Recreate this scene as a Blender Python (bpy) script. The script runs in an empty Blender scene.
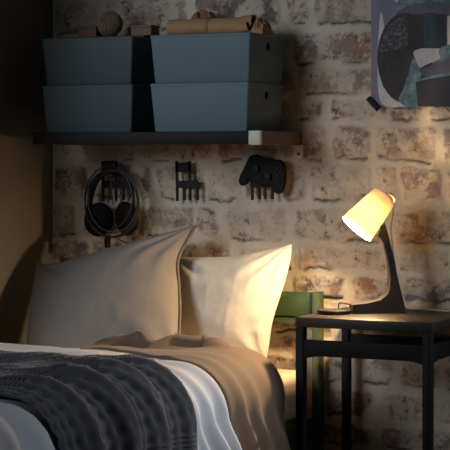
import bpy, bmesh, math, random
import numpy as np
from mathutils import Vector, Matrix

R = math.radians
SC = bpy.context.scene
COL = SC.collection

# ------------------------------------------------------------------ camera
TH, FPX, DIST, ZC, HY = R(26), 1830.0, 6.0, 1.12, 155.0
DV = np.array([-math.sin(TH), math.cos(TH), 0.0])      # view direction
RV = np.array([math.cos(TH), math.sin(TH), 0.0])       # camera right
UV_ = np.array([0.0, 0.0, 1.0])
CP = -DIST * DV + np.array([0, 0, ZC])
cd = bpy.data.cameras.new('camera')
cam = bpy.data.objects.new('camera', cd)
COL.objects.link(cam)
cam.location = CP
cam.rotation_euler = (R(90), 0, TH)
cd.sensor_fit = 'HORIZONTAL'
cd.sensor_width = 36
cd.lens = 36 * FPX / 450
cd.shift_y = -(225 - HY) / 450
cd.clip_start = 0.1
SC.camera = cam

# ------------------------------------------------------------------ world, lights, exposure
w = bpy.data.worlds.new('world')
SC.world = w
w.use_nodes = True
w.node_tree.nodes['Background'].inputs[0].default_value = (0.62, 0.78, 1.0, 1)
w.node_tree.nodes['Background'].inputs[1].default_value = 0.018


def area(name, loc, target, size, energy, color, size_y=None, spread=180):
    l = bpy.data.lights.new(name, 'AREA')
    l.energy = energy
    l.color = color
    l.size = size
    if size_y:
        l.shape = 'RECTANGLE'
        l.size_y = size_y
    l.spread = R(spread)
    o = bpy.data.objects.new(name, l)
    COL.objects.link(o)
    o.location = loc
    o.rotation_euler = (Vector(target) - Vector(loc)).to_track_quat('-Z', 'Y').to_euler()
    return o


area('daylight_fill', (2.9, -0.2, 1.65), (0.22, -1.15, 0.44), 0.8, 2.2, (0.82, 0.90, 1.0), 0.8, 34)  # added cool fill from out of view, beam narrowed onto the bedding
area('daylight_fill', (-1.25, -3.9, 2.1), (-0.02, -0.25, 1.08), 1.7, 4.6, (0.84, 0.91, 1.0), 1.5, 44)  # second added cool fill, aimed at box fronts and pillows; no window built
LAMP_W = 27.0
LAMP_COL = (1.0, 0.68, 0.37)
SC.view_settings.view_transform = 'Standard'
SC.view_settings.look = 'None'
SC.view_settings.gamma = 1
SC.view_settings.use_curve_mapping = False
SC.view_settings.exposure = 0.0


# ------------------------------------------------------------------ helpers
def at(px, py, Y):
    """point of the photo's pixel on the plane y = Y, parallel to the brick wall"""
    v = DV + (px - 225) / FPX * RV + (HY - py) / FPX * UV_
    t = (Y - CP[1]) / v[1]
    return CP + t * v


def atz(px, py, Z):
    v = DV + (px - 225) / FPX * RV + (HY - py) / FPX * UV_
    t = (Z - CP[2]) / v[2]
    return CP + t * v


def atx(px, py, X):
    v = DV + (px - 225) / FPX * RV + (HY - py) / FPX * UV_
    t = (X - CP[0]) / v[0]
    return CP + t * v


def tag(o, label=None, cat=None, group=None, kind=None):
    if label: o['label'] = label
    if cat: o['category'] = cat
    if group: o['group'] = group
    if kind: o['kind'] = kind
    return o


def thing(name, loc, label, cat, group=None, rotz=0):
    o = bpy.data.objects.new(name, None)
    COL.objects.link(o)
    o.location = loc
    o.rotation_euler = (0, 0, rotz)
    o.empty_display_size = 0.05
    return tag(o, label, cat, group)


def link_mesh(name, me, mat, parent=None, smooth=True, angle=40):
    """me is in world space; when parent is given it is moved to the parent's frame"""
    o = bpy.data.objects.new(name, me)
    COL.objects.link(o)
    for m in (mat if isinstance(mat, (list, tuple)) else [mat]):
        me.materials.append(m)
    if parent is not None:
        M = Matrix.Translation(parent.location) @ parent.rotation_euler.to_matrix().to_4x4() \
            if parent.parent is None and parent.type == 'EMPTY' else None
        o.parent = parent
        if M is not None:
            me.transform(M.inverted())
    if smooth:
        me.polygons.foreach_set('use_smooth', [True] * len(me.polygons))
        try:
            me.set_sharp_from_angle(angle=R(angle))
        except Exception:
            pass
    return o


def sub(name, me, mat, part, **k):
    """a sub-part: me in world space, part's frame is that of its thing"""
    root = part.parent
    if root is not None:
        M = Matrix.Translation(root.location) @ root.rotation_euler.to_matrix().to_4x4()
        me.transform(M.inverted())
    o = link_mesh(name, me, mat, None, **k)
    o.parent = part
    return o


def bm_mesh(bm, name='mesh'):
    bmesh.ops.recalc_face_normals(bm, faces=bm.faces)
    me = bpy.data.meshes.new(name)
    bm.to_mesh(me)
    bm.free()
    return me


def box(bm, lo, hi, bev=0.0, seg=2):
    lo, hi = Vector(lo), Vector(hi)
    b2 = bmesh.new()
    bmesh.ops.create_cube(b2, size=1)
    for v in b2.verts:
        v.co = Vector([(lo[i] + hi[i]) / 2 + v.co[i] * (hi[i] - lo[i]) for i in range(3)])
    if bev > 0:
        bmesh.ops.bevel(b2, geom=b2.edges[:], offset=bev, segments=seg, profile=0.5, affect='EDGES')
    t = bpy.data.meshes.new('t')
    b2.to_mesh(t)
    b2.free()
    bm.from_mesh(t)
    bpy.data.meshes.remove(t)
    return bm


def boxes(*bs, bev=0.0):
    bm = bmesh.new()
    for lo, hi in bs:
        box(bm, lo, hi, bev)
    return bm_mesh(bm)


def tube(bm, pts, rad, n=8, closed=False):
    """swept round tube along pts; rad is a number or one per point"""
    P = [Vector(p) for p in pts]
    m = len(P)
    rad = rad if hasattr(rad, '__len__') else [rad] * m
    T = []
    for i in range(m):
        a = P[(i - 1) % m] if closed or i > 0 else P[i]
        b = P[(i + 1) % m] if closed or i < m - 1 else P[i]
        T.append((b - a).normalized())
    ref = Vector((0, 0, 1)) if abs(T[0].z) < 0.9 else Vector((1, 0, 0))
    N = (ref - T[0] * ref.dot(T[0])).normalized()
    rings = []
    for i in range(m):
        N = (N - T[i] * N.dot(T[i])).normalized()
        B = T[i].cross(N)
        rings.append([bm.verts.new(P[i] + (N * math.cos(2 * math.pi * k / n) + B * math.sin(2 * math.pi * k / n)) * rad[i])
                      for k in range(n)])
    rng = range(m) if closed else range(m - 1)
    for i in rng:
        a, b = rings[i], rings[(i + 1) % m]
        for k in range(n):
            bm.faces.new((a[k], a[(k + 1) % n], b[(k + 1) % n], b[k]))
    if not closed:
        bm.faces.new(rings[0])
        bm.faces.new(rings[-1])
    return bm


def smooth_path(pts, n=8, closed=False):
    """Catmull-Rom through pts"""
    P = [np.array(p, float) for p in pts]
    m = len(P)
    out = []
    for i in range(m if closed else m - 1):
        if closed:
            p0, p1, p2, p3 = P[(i - 1) % m], P[i], P[(i + 1) % m], P[(i + 2) % m]
        else:
            p0, p1, p2, p3 = P[max(i - 1, 0)], P[i], P[i + 1], P[min(i + 2, m - 1)]
        for k in range(n):
            t = k / n
            out.append(0.5 * ((2 * p1) + (-p0 + p2) * t + (2 * p0 - 5 * p1 + 4 * p2 - p3) * t * t + (-p0 + 3 * p1 - 3 * p2 + p3) * t ** 3))
    if not closed:
        out.append(P[-1])
    return out


def ellipsoid(bm, c, r, seg=24, rings=16, M=None):
    g = bmesh.ops.create_uvsphere(bm, u_segments=seg, v_segments=rings, radius=1)
    for v in g['verts']:
        p = Vector((v.co.x * r[0], v.co.y * r[1], v.co.z * r[2]))
        if M is not None: p = M @ p
        v.co = p + Vector(c)
    return bm


def lathe(bm, prof, c, axis=(0, 0, 1), n=48, close=False):
    """profile [(radius, height)] turned about axis through c"""
    q = Vector((0, 0, 1)).rotation_difference(Vector(axis).normalized())
    rings = []
    for (r_, h) in prof:
        rings.append([bm.verts.new(Vector(c) + q @ Vector((r_ * math.cos(2 * math.pi * k / n), r_ * math.sin(2 * math.pi * k / n), h)))
                      for k in range(n)])
    for i in range(len(rings) - 1 if not close else len(rings)):
        a, b = rings[i], rings[(i + 1) % len(rings)]
        for k in range(n):
            bm.faces.new((a[k], a[(k + 1) % n], b[(k + 1) % n], b[k]))
    if not close:
        if prof[0][0] > 1e-6: bm.faces.new(rings[0])
        if prof[-1][0] > 1e-6: bm.faces.new(rings[-1])
    return bm


def prism(bm, poly, nvec, thick, bev=0.0, seg=2):
    """closed polygon of 3-D points extruded along nvec by thick"""
    b2 = bmesh.new()
    n = Vector(nvec).normalized() * thick
    a = [b2.verts.new(Vector(p)) for p in poly]
    b = [b2.verts.new(Vector(p) + n) for p in poly]
    f1 = b2.faces.new(a)
    f2 = b2.faces.new(b)
    k = len(a)
    for i in range(k):
        b2.faces.new((a[i], a[(i + 1) % k], b[(i + 1) % k], b[i]))
    bmesh.ops.recalc_face_normals(b2, faces=b2.faces)
    if bev > 0:
        ed = list({e for f in (f1, f2) for e in f.edges})
        bmesh.ops.bevel(b2, geom=ed, offset=bev, segments=seg, profile=0.5, affect='EDGES')
    t = bpy.data.meshes.new('t')
    b2.to_mesh(t)
    b2.free()
    bm.from_mesh(t)
    bpy.data.meshes.remove(t)
    return bm


def grid_mesh(P, uv=None, attrs=None):
    """P: (n, m, 3) array -> mesh of quads"""
    n, m = P.shape[:2]
    me = bpy.data.meshes.new('grid')
    me.vertices.add(n * m)
    me.vertices.foreach_set('co', P.reshape(-1).astype(np.float32))
    i = np.arange(n * m).reshape(n, m)
    q = np.stack([i[:-1, :-1], i[1:, :-1], i[1:, 1:], i[:-1, 1:]], -1).reshape(-1, 4)
    k = len(q)
    me.loops.add(k * 4)
    me.loops.foreach_set('vertex_index', q.reshape(-1).astype(np.int32))
    me.polygons.add(k)
    me.polygons.foreach_set('loop_start', (np.arange(k) * 4).astype(np.int32))
    me.update(calc_edges=True)
    if uv is not None:
        l = me.uv_layers.new(name='UVMap')
        l.data.foreach_set('uv', uv.reshape(-1, 2)[q.reshape(-1)].reshape(-1).astype(np.float32))
    for nm, a in (attrs or {}).items():
        at_ = me.attributes.new(nm, 'FLOAT', 'POINT')
        at_.data.foreach_set('value', a.reshape(-1).astype(np.float32))
    return me


def vnoise(X, Y, seed=0):
    """smooth value noise in [-1, 1]"""
    rs = np.random.RandomState(seed)
    tab = rs.rand(256, 256) * 2 - 1
    xi, yi = np.floor(X).astype(int), np.floor(Y).astype(int)
    fx, fy = X - xi, Y - yi
    fx, fy = fx * fx * (3 - 2 * fx), fy * fy * (3 - 2 * fy)
    g = lambda a, b: tab[a % 256, b % 256]
    return (g(xi, yi) * (1 - fx) + g(xi + 1, yi) * fx) * (1 - fy) + (g(xi, yi + 1) * (1 - fx) + g(xi + 1, yi + 1) * fx) * fy


def fbm(X, Y, oct=4, seed=0):
    s, a, t = 0, 1.0, 0
    for o in range(oct):
        s = s + a * vnoise(X * 2 ** o, Y * 2 ** o, seed + o)
        t += a
        a *= 0.5
    return s / t


def sstep(a, b, x):
    t = np.clip((x - a) / (b - a), 0, 1)
    return t * t * (3 - 2 * t)


# ------------------------------------------------------------------ materials
def mat(name, col, rough=0.6, metal=0.0, var=0.0, vscale=12, bump=0.0, bscale=60, spec=0.5, sheen=0.0, col2=None, stretch=None):
    m = bpy.data.materials.new(name)
    m.use_nodes = True
    nt = m.node_tree
    b = nt.nodes['Principled BSDF']
    b.inputs['Roughness'].default_value = rough
    b.inputs['Metallic'].default_value = metal
    b.inputs['Specular IOR Level'].default_value = spec
    if sheen: b.inputs['Sheen Weight'].default_value = sheen
    tc = nt.nodes.new('ShaderNodeTexCoord')
    mp = nt.nodes.new('ShaderNodeMapping')
    nt.links.new(tc.outputs['Object'], mp.inputs['Vector'])
    if stretch: mp.inputs['Scale'].default_value = stretch
    nz = nt.nodes.new('ShaderNodeTexNoise')
    nz.inputs['Scale'].default_value = vscale
    nz.inputs['Detail'].default_value = 6
    nt.links.new(mp.outputs[0], nz.inputs['Vector'])
    rp = nt.nodes.new('ShaderNodeValToRGB')
    c2 = col2 or tuple(c * (1 - var) for c in col)
    rp.color_ramp.elements[0].position = 0.3
    rp.color_ramp.elements[1].position = 0.7
    rp.color_ramp.elements[0].color = (*c2, 1)
    rp.color_ramp.elements[1].color = (*col, 1)
    nt.links.new(nz.outputs['Fac'], rp.inputs[0])
    nt.links.new(rp.outputs[0], b.inputs['Base Color'])
    if bump:
        n2 = nt.nodes.new('ShaderNodeTexNoise')
        n2.inputs['Scale'].default_value = bscale
        n2.inputs['Detail'].default_value = 5
        nt.links.new(mp.outputs[0], n2.inputs['Vector'])
        bp = nt.nodes.new('ShaderNodeBump')
        bp.inputs['Strength'].default_value = bump
        bp.inputs['Distance'].default_value = 0.004
        nt.links.new(n2.outputs['Fac'], bp.inputs['Height'])
        nt.links.new(bp.outputs[0], b.inputs['Normal'])
    return m


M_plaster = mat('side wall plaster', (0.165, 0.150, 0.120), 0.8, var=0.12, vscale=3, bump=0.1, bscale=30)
M_floor = mat('floor boards', (0.16, 0.10, 0.06), 0.5, var=0.35, vscale=6, stretch=(1, 8, 1), bump=0.1)
M_black = mat('black stained wood', (0.016, 0.0155, 0.016), 0.55, var=0.3, vscale=20, bump=0.08, spec=0.12)
M_tabletop = mat('dark table wood', (0.030, 0.024, 0.020), 0.48, var=0.35, spec=0.3, vscale=14, stretch=(1, 7, 1), bump=0.05)
M_shelf = mat('shelf black brown', (0.022, 0.019, 0.018), 0.6, spec=0.15, var=0.3, vscale=20, stretch=(1, 6, 6))
M_wal = mat('bracket brown wood', (0.16, 0.095, 0.065), 0.55, var=0.35, vscale=25, stretch=(6, 1, 6))
M_white = mat('bracket white metal', (0.70, 0.64, 0.54), 0.45, var=0.08)
M_screw = mat('screw steel', (0.10, 0.09, 0.08), 0.4, metal=0.9)
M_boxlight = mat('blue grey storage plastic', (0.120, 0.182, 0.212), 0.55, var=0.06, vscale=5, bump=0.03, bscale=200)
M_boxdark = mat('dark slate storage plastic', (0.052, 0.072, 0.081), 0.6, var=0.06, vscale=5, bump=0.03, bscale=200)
M_kraft = mat('kraft paper', (0.46, 0.27, 0.13), 0.75, var=0.22, vscale=20, bump=0.3, bscale=70)
M_kraftdark = mat('brown crumpled paper', (0.24, 0.13, 0.075), 0.8, var=0.3, vscale=20, bump=0.3, bscale=70)
M_twine = mat('jute twine', (0.30, 0.22, 0.13), 0.9, var=0.4, vscale=60, bump=0.4, bscale=250)
M_card = mat('brown cardboard', (0.22, 0.12, 0.085), 0.85, var=0.2, vscale=20)
M_card2 = mat('tan cardboard', (0.22, 0.145, 0.085), 0.85, var=0.2, vscale=20)
M_darkboard = mat('dark brown board', (0.09, 0.055, 0.04), 0.8, var=0.2)
M_paper = mat('off white paper', (0.62, 0.57, 0.48), 0.8, var=0.1)
M_hook = mat('black painted steel', (0.009, 0.009, 0.009), 0.6, var=0.1, spec=0.2)
M_plastic = mat('black plastic', (0.010, 0.010, 0.011), 0.6, var=0.15, spec=0.12)
M_cush = mat('black leatherette', (0.013, 0.012, 0.012), 0.6, spec=0.25, var=0.2, bump=0.2, bscale=150)
M_cable = mat('black cable', (0.015, 0.015, 0.015), 0.5)
M_green = mat('green painted wood', (0.042, 0.072, 0.027), 0.45, vscale=9, col2=(0.02, 0.043, 0.017), stretch=(1, 6, 6), bump=0.15, bscale=40)
M_greenend = mat('green worn paint', (0.062, 0.095, 0.042), 0.5, vscale=14, col2=(0.035, 0.06, 0.024), bump=0.15)
M_mattress = mat('cream mattress cover', (0.68, 0.58, 0.42), 0.85, var=0.06, vscale=20, bump=0.1, bscale=200)
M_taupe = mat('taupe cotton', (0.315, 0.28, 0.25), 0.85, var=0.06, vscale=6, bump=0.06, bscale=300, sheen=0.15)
M_seam = mat('taupe seam', (0.20, 0.17, 0.15), 0.85, var=0.1)
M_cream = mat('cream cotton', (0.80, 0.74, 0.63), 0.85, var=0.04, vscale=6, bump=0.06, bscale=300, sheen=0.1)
M_duvet = mat('white cotton', (0.63, 0.64, 0.67), 0.85, var=0.05, vscale=6, bump=0.06, bscale=300, sheen=0.1)
M_cuff = mat('brown cotton', (0.20, 0.130, 0.082), 0.8, var=0.06, vscale=6, bump=0.06, bscale=300, sheen=0.15)
M_blanket = mat('charcoal waffle knit', (0.092, 0.088, 0.095), 0.95, var=0.15, vscale=30, bump=0.3, bscale=400, sheen=0.12)
M_lampwood = mat('black brown lamp wood', (0.050, 0.042, 0.038), 0.45, var=0.25, vscale=30, bump=0.05)
M_cord = mat('pale cord', (0.70, 0.64, 0.55), 0.5)
M_cap = mat('pink beige lamp holder', (0.70, 0.50, 0.40), 0.5)
M_dish = mat('dark dish', (0.022, 0.018, 0.016), 0.55, var=0.2, spec=0.15)


def brick_material():
    m = bpy.data.materials.new('whitewashed brick')
    m.use_nodes = True
    nt = m.node_tree
    L = nt.links.new
    b = nt.nodes['Principled BSDF']
    b.inputs['Roughness'].default_value = 0.9
    b.inputs['Specular IOR Level'].default_value = 0.2
    tc = nt.nodes.new('ShaderNodeTexCoord')

    def noise(scale, detail=5, rough=0.6, off=0):
        mp = nt.nodes.new('ShaderNodeMapping')
        mp.inputs['Location'].default_value = (off, off * 2.3, off * 1.7)
        L(tc.outputs['Object'], mp.inputs['Vector'])
        n = nt.nodes.new('ShaderNodeTexNoise')
        n.inputs['Scale'].default_value = scale
        n.inputs['Detail'].default_value = detail
        n.inputs['Roughness'].default_value = rough
        L(mp.outputs[0], n.inputs['Vector'])
        return n.outputs['Fac']

    def ramp(x, stops):
        r_ = nt.nodes.new('ShaderNodeValToRGB')
        el = r_.color_ramp.elements
        el[0].position, el[0].color = stops[0][0], (*stops[0][1], 1)
        el[1].position, el[1].color = stops[-1][0], (*stops[-1][1], 1)
        for p, c in stops[1:-1]:
            e = el.new(p)
            e.color = (*c, 1)
        L(x, r_.inputs[0])
        return r_.outputs[0]

    def math_(op, a, c):
        n = nt.nodes.new('ShaderNodeMath')
        n.operation = op
        for i, v in enumerate((a, c)):
            if isinstance(v, (int, float)): n.inputs[i].default_value = v
            else: L(v, n.inputs[i])
        return n.outputs[0]

    def mix(f, a, c):
        n = nt.nodes.new('ShaderNodeMix')
        n.data_type = 'RGBA'
        L(f, n.inputs[0])
        for i, v in ((6, a), (7, c)):
            if isinstance(v, tuple): n.inputs[i].default_value = (*v, 1)
            else: L(v, n.inputs[i])
        return n.outputs[2]

    def attr(nm):
        a = nt.nodes.new('ShaderNodeAttribute')
        a.attribute_name = nm
        return a.outputs['Fac']

    g = lambda v: (v, v, v)
    wash = ramp(noise(7, 4), [(0.3, (0.54, 0.46, 0.36)), (0.55, (0.68, 0.60, 0.48)), (0.75, (0.76, 0.69, 0.57))])
    wash = mix(ramp(noise(60, 4, off=3), [(0.55, g(0)), (0.75, g(0.35))]), wash, (0.36, 0.31, 0.25))
    # what shows where the whitewash has worn off a brick: red-brown, purple-grey or dark
    body = ramp(noise(9, 5, off=7), [(0.38, (0.085, 0.062, 0.066)), (0.45, (0.19, 0.135, 0.14)), (0.52, (0.30, 0.205, 0.17)), (0.58, (0.26, 0.095, 0.05)), (0.66, (0.14, 0.055, 0.035))])
    fade = ramp(noise(16, 10, 0.78, off=11), [(0.475, g(0)), (0.535, g(1))])
    fade = math_('MULTIPLY', fade, math_('MULTIPLY', attr('brick'), attr('worn')))
    spots = ramp(noise(40, 8, 0.75, off=19), [(0.545, g(0)), (0.60, g(1))])
    near = ramp(noise(8, 3, off=23), [(0.40, g(0)), (0.55, g(1))])
    spots = math_('MULTIPLY', math_('MULTIPLY', spots, near), attr('brick'))
    haze = math_('MULTIPLY', attr('brick'), math_('MULTIPLY', attr('worn'), 0.30))
    c = mix(haze, wash, (0.40, 0.32, 0.285))
    c = mix(math_('MULTIPLY', fade, 0.85), c, body)
    c = mix(math_('MULTIPLY', spots, 0.8), c, ramp(noise(14, 4, off=31), [(0.42, (0.075, 0.055, 0.06)), (0.58, (0.22, 0.075, 0.04))]))
    c = mix(math_('MULTIPLY', attr('crack'), 0.8), c, (0.075, 0.055, 0.042))
    L(c, b.inputs['Base Color'])
    bp = nt.nodes.new('ShaderNodeBump')
    bp.inputs['Strength'].default_value = 0.5
    bp.inputs['Distance'].default_value = 0.006
    L(math_('ADD', noise(45, 8, 0.7, off=5), math_('MULTIPLY', noise(160, 4, off=9), 0.4)), bp.inputs['Height'])
    L(bp.outputs[0], b.inputs['Normal'])
    return m


def shade_material():
    m = bpy.data.materials.new('cream lamp shade fabric')
    m.use_nodes = True
    nt = m.node_tree
    nt.nodes.remove(nt.nodes['Principled BSDF'])
    d = nt.nodes.new('ShaderNodeBsdfDiffuse')
    t = nt.nodes.new('ShaderNodeBsdfTranslucent')
    mx = nt.nodes.new('ShaderNodeMixShader')
    nz = nt.nodes.new('ShaderNodeTexNoise')
    nz.inputs['Scale'].default_value = 60
    rp = nt.nodes.new('ShaderNodeValToRGB')
    rp.color_ramp.elements[0].color = (0.60, 0.53, 0.36, 1)
    rp.color_ramp.elements[1].color = (0.64, 0.58, 0.42, 1)
    nt.links.new(nz.outputs['Fac'], rp.inputs[0])
    nt.links.new(rp.outputs[0], t.inputs['Color'])
    d.inputs['Color'].default_value = (0.82, 0.74, 0.58, 1)
    mx.inputs[0].default_value = 0.28
    nt.links.new(d.outputs[0], mx.inputs[1])
    nt.links.new(t.outputs[0], mx.inputs[2])
    nt.links.new(mx.outputs[0], nt.nodes['Material Output'].inputs[0])
    return m


def glow_material(name, col, strength):
    m = bpy.data.materials.new(name)
    m.use_nodes = True
    nt = m.node_tree
    b = nt.nodes['Principled BSDF']
    b.inputs['Base Color'].default_value = (1, 1, 1, 1)
    b.inputs['Emission Color'].default_value = (*col, 1)
    b.inputs['Emission Strength'].default_value = strength
    return m


# ------------------------------------------------------------------ the setting
XW = -0.658
me = boxes(((-0.9, -6.2, -0.1), (3.6, 0.12, 0.0)))
tag(link_mesh('floor', me, M_floor, smooth=False), kind='structure')
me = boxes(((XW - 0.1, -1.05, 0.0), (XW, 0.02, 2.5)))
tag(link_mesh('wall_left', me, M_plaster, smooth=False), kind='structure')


def build_bricks():
    step = 0.0045
    xs = np.arange(XW - 0.004, 1.70, step)
    zs = np.arange(0.0, 2.45, step)
    X, Z = np.meshgrid(xs, zs, indexing='ij')
    # courses as the photo shows them: pixel rows at the wall, then bricks by their ends
    z_of = lambda py: float(at(310, py, 0)[2])
    x_of = lambda px: float(at(px, 155, 0)[0])
    rows = [
        ((-46, -14), [(90, 180), (190, 280), (290, 372), (384, 470)]),
        ((-9, 24), [(54, 100), (106, 188), (194, 280), (287, 309), (314, 402), (410, 490)]),
        ((33, 63), [(60, 140), (148, 228), (236, 289), (296, 374), (384, 470)]),
        ((70, 93), [(54, 110), (118, 200), (210, 296), (302, 376), (386, 470)]),
        ((99, 119), [(60, 150), (160, 240), (250, 290), (296, 323), (328, 376), (389, 424), (430, 500)]),
        ((128, 159), [(54, 70), (75, 134), (140, 173), (178, 213), (218, 247), (254, 278), (285, 327), (333, 370), (375, 437), (443, 520)]),
        ((167, 200), [(54, 88), (94, 134), (140, 152), (157, 177), (184, 203), (207, 239), (243, 274), (281, 304), (309, 371), (378, 398), (402, 442), (449, 520)]),
        ((209, 240), [(54, 76), (83, 138), (144, 196), (199, 219), (226, 287), (294, 384), (392, 470)]),
        ((247, 269), [(54, 90), (97, 160), (170, 232), (240, 292), (299, 388), (396, 450), (456, 530)]),
        ((275, 296), [(54, 110), (118, 190), (200, 284), (292, 347), (352, 396), (402, 470)]),
        ((303, 331), [(54, 80), (86, 170), (180, 262), (272, 334), (342, 420), (428, 500)]),
        ((337, 352), [(54, 120), (128, 210), (218, 300), (308, 352), (358, 440), (446, 510)]),
        ((357, 380), [(60, 160), (168, 250), (258, 318), (324, 352), (360, 394), (399, 438), (445, 510)]),
        ((388, 414), [(54, 140), (148, 230), (238, 318), (326, 374), (388, 424), (430, 510)]),
        ((421, 442), [(60, 110), (118, 200), (210, 292), (300, 372), (380, 452), (460, 530)]),
    ]
    rs = random.Random(4)
    bricks = []
    for (y0, y1), bs in rows:
        a, c = z_of(y1), z_of(y0)
        for p0, p1 in bs:
            bricks.append((x_of(p0), x_of(p1), a, c))
        x = max(q[1] for q in bricks[-len(bs):]) + 0.03     # the courses go on past the frame
        while x < 1.75:
            l = rs.uniform(0.22, 0.34)
            bricks.append((x, x + l, a, c))
            x += l + 0.03
    zt = z_of(-46) + 0.03
    zb = z_of(442) - 0.02
    extra = []
    while zt < 2.5:
        extra.append((zt, zt + 0.095)); zt += 0.118
    while zb > 0:
        extra.append((zb - 0.09, zb)); zb -= 0.112
    for a, c in extra:
        x = XW - rs.uniform(0, 0.2)
        while x < 1.75:
            l = rs.uniform(0.2, 0.33)
            bricks.append((x, x + l, a, c))
            x += l + 0.03
    wx = X + 0.016 * fbm(X * 13, Z * 13, 3, 11) + 0.007 * fbm(X * 60, Z * 60, 2, 12)
    wz = Z + 0.013 * fbm(X * 11, Z * 16, 3, 21) + 0.006 * fbm(X * 60, Z * 60, 2, 22)
    H = 0.003 * fbm(X * 9, Z * 9, 4, 31)
    BR = np.zeros_like(X)
    WORN = np.zeros_like(X)
    CR = np.zeros_like(X)
    for (x0, x1, a, c) in bricks:
        i0, i1 = np.searchsorted(xs, [x0 - 0.03, x1 + 0.03])
        j0, j1 = np.searchsorted(zs, [a - 0.03, c + 0.03])
        if i1 <= i0 or j1 <= j0: continue
        s = np.s_[i0:i1, j0:j1]
        cx, cz, hx, hz = (x0 + x1) / 2, (a + c) / 2, (x1 - x0) / 2, (c - a) / 2
        r_ = 0.016
        tilt = rs.uniform(-0.012, 0.012)
        qx = np.abs(wx[s] - cx) - hx + r_
        qz = np.abs(wz[s] - cz - tilt * (wx[s] - cx)) - hz + r_
        sd = np.hypot(np.maximum(qx, 0), np.maximum(qz, 0)) + np.minimum(np.maximum(qx, qz), 0) - r_
        m_ = sstep(0.002, -0.007, sd)
        h = rs.uniform(0.001, 0.0055)
        H[s] += m_ * (h + 0.0035 * fbm(X[s] * 22, Z[s] * 22, 4, rs.randrange(99)))
        BR[s] = np.maximum(BR[s], sstep(0.001, -0.012, sd))
        WORN[s] = np.where(sd < 0.004, rs.choice([0.35, 0.7, 1.0, 1.0, 0.85]), WORN[s])
        # the mortar has broken away under many bricks
        low = np.exp(-((wz[s] - a + 0.001) / 0.0042) ** 2) * (np.abs(wx[s] - cx) < hx - 0.012)
        low = low * sstep(-0.15, 0.35, fbm(X[s] * 9 + x0 * 7, Z[s] * 4 + a * 9, 3, 55) + 0.08)
        CR[s] = np.maximum(CR[s], low)
    H -= 0.012 * CR
    P = np.stack([X, -H, Z], -1)
    me = grid_mesh(P, attrs={'brick': BR, 'worn': WORN, 'crack': CR})
    o = link_mesh('wall_back', me, brick_material(), smooth=True, angle=80)
    tag(o, kind='structure')
    me = boxes(((XW - 0.1, 0.03, 0.0), (1.7, 0.12, 2.45)))
    return o


build_bricks()

# ------------------------------------------------------------------ bed, mattress
MX0, MX1, MZ = -0.585, 0.330, 0.44
bed = thing('bed', (-0.13, -1.05, 0), 'green painted wooden bed with slatted headboard against the brick wall', 'bed')
for x0 in (0.335, -0.632):
    bm = bmesh.new()
    box(bm, (x0, -0.060, 0.0), (x0 + 0.024, -0.017, 0.686), 0.002)
    p = link_mesh('headboard_post', bm_mesh(bm), M_greenend, bed)
bm = bmesh.new()
box(bm, (-0.608, -0.052, 0.607), (0.334, -0.030, 0.683), 0.003)
link_mesh('headboard_board', bm_mesh(bm), M_green, bed)
bm = bmesh.new()
box(bm, (-0.608, -0.046, 0.580), (0.334, -0.028, 0.604), 0.002)
link_mesh('headboard_rail', bm_mesh(bm), M_greenend, bed)
for x0 in (0.302, -0.606):
    bm = bmesh.new()
    box(bm, (x0, -2.06, 0.15), (x0 + 0.022, -0.062, 0.259), 0.002)
    link_mesh('side_rail', bm_mesh(bm), M_green, bed)
bm = bmesh.new()
box(bm, (-0.608, -2.10, 0.0), (0.333, -2.075, 0.44), 0.003)
link_mesh('footboard', bm_mesh(bm), M_green, bed)
bm = bmesh.new()
box(bm, (-0.608, -2.07, 0.26), (0.333, -0.05, 0.285), 0.002)
link_mesh('slat_base', bm_mesh(bm), M_green, bed)

bm = bmesh.new()
box(bm, (MX0, -2.06, 0.29), (MX1, -0.062, MZ), 0.033, 6)
tag(link_mesh('mattress', bm_mesh(bm), M_mattress, angle=60),
    'cream mattress on the green bed, its rounded corner showing beside the black table', 'mattress')

# ------------------------------------------------------------------ bedding: layers over the mattress section
TL0 = -0.60                                    # left edge of the bedding
RC = 0.045                                      # how round the bedding turns down the side
XE = MX1 - RC
T1 = XE - TL0                                  # length of the flat top
T2 = T1 + RC * math.pi / 2


def section(t):
    """point and outward normal of the mattress section at arc length t, from the left edge over the right side"""
    x = np.where(t < T1, TL0 + t, 0.0)
    z = np.where(t < T1, MZ, 0.0)
    nx = np.zeros_like(t)
    nz = np.ones_like(t)
    a = (np.clip(t, T1, T2) - T1) / RC
    cor = (t >= T1)
    x = np.where(cor, XE + RC * np.sin(a), x)
    z = np.where(cor, MZ - RC + RC * np.cos(a) - np.maximum(t - T2, 0), z)
    nx = np.where(cor, np.sin(a), nx)
    nz = np.where(cor, np.cos(a), nz)
    return x, z, nx, nz


def ridge(y, t, line, width, amp, t0=None, t1=None, soft=0.08):
    """a fold running along the polyline line = [(t, y), ...]"""
    ts = [p[0] for p in line]
    ys = [p[1] for p in line]
    c = np.interp(t, ts, ys)
    g = amp * np.exp(-((y - c) / width) ** 2)
    if t0 is not None: g = g * sstep(t0 - soft, t0 + soft, t)
    if t1 is not None: g = g * sstep(t1 + soft, t1 - soft, t)
    return g


YH = -0.455                                    # head end of the duvet


def head_line(t):
    return YH + 0.020 * np.sin(t * 9 + 0.6) + 0.012 * np.sin(t * 23) + 0.055 * sstep(T1 - 0.1, T2 + 0.2, t)


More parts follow.
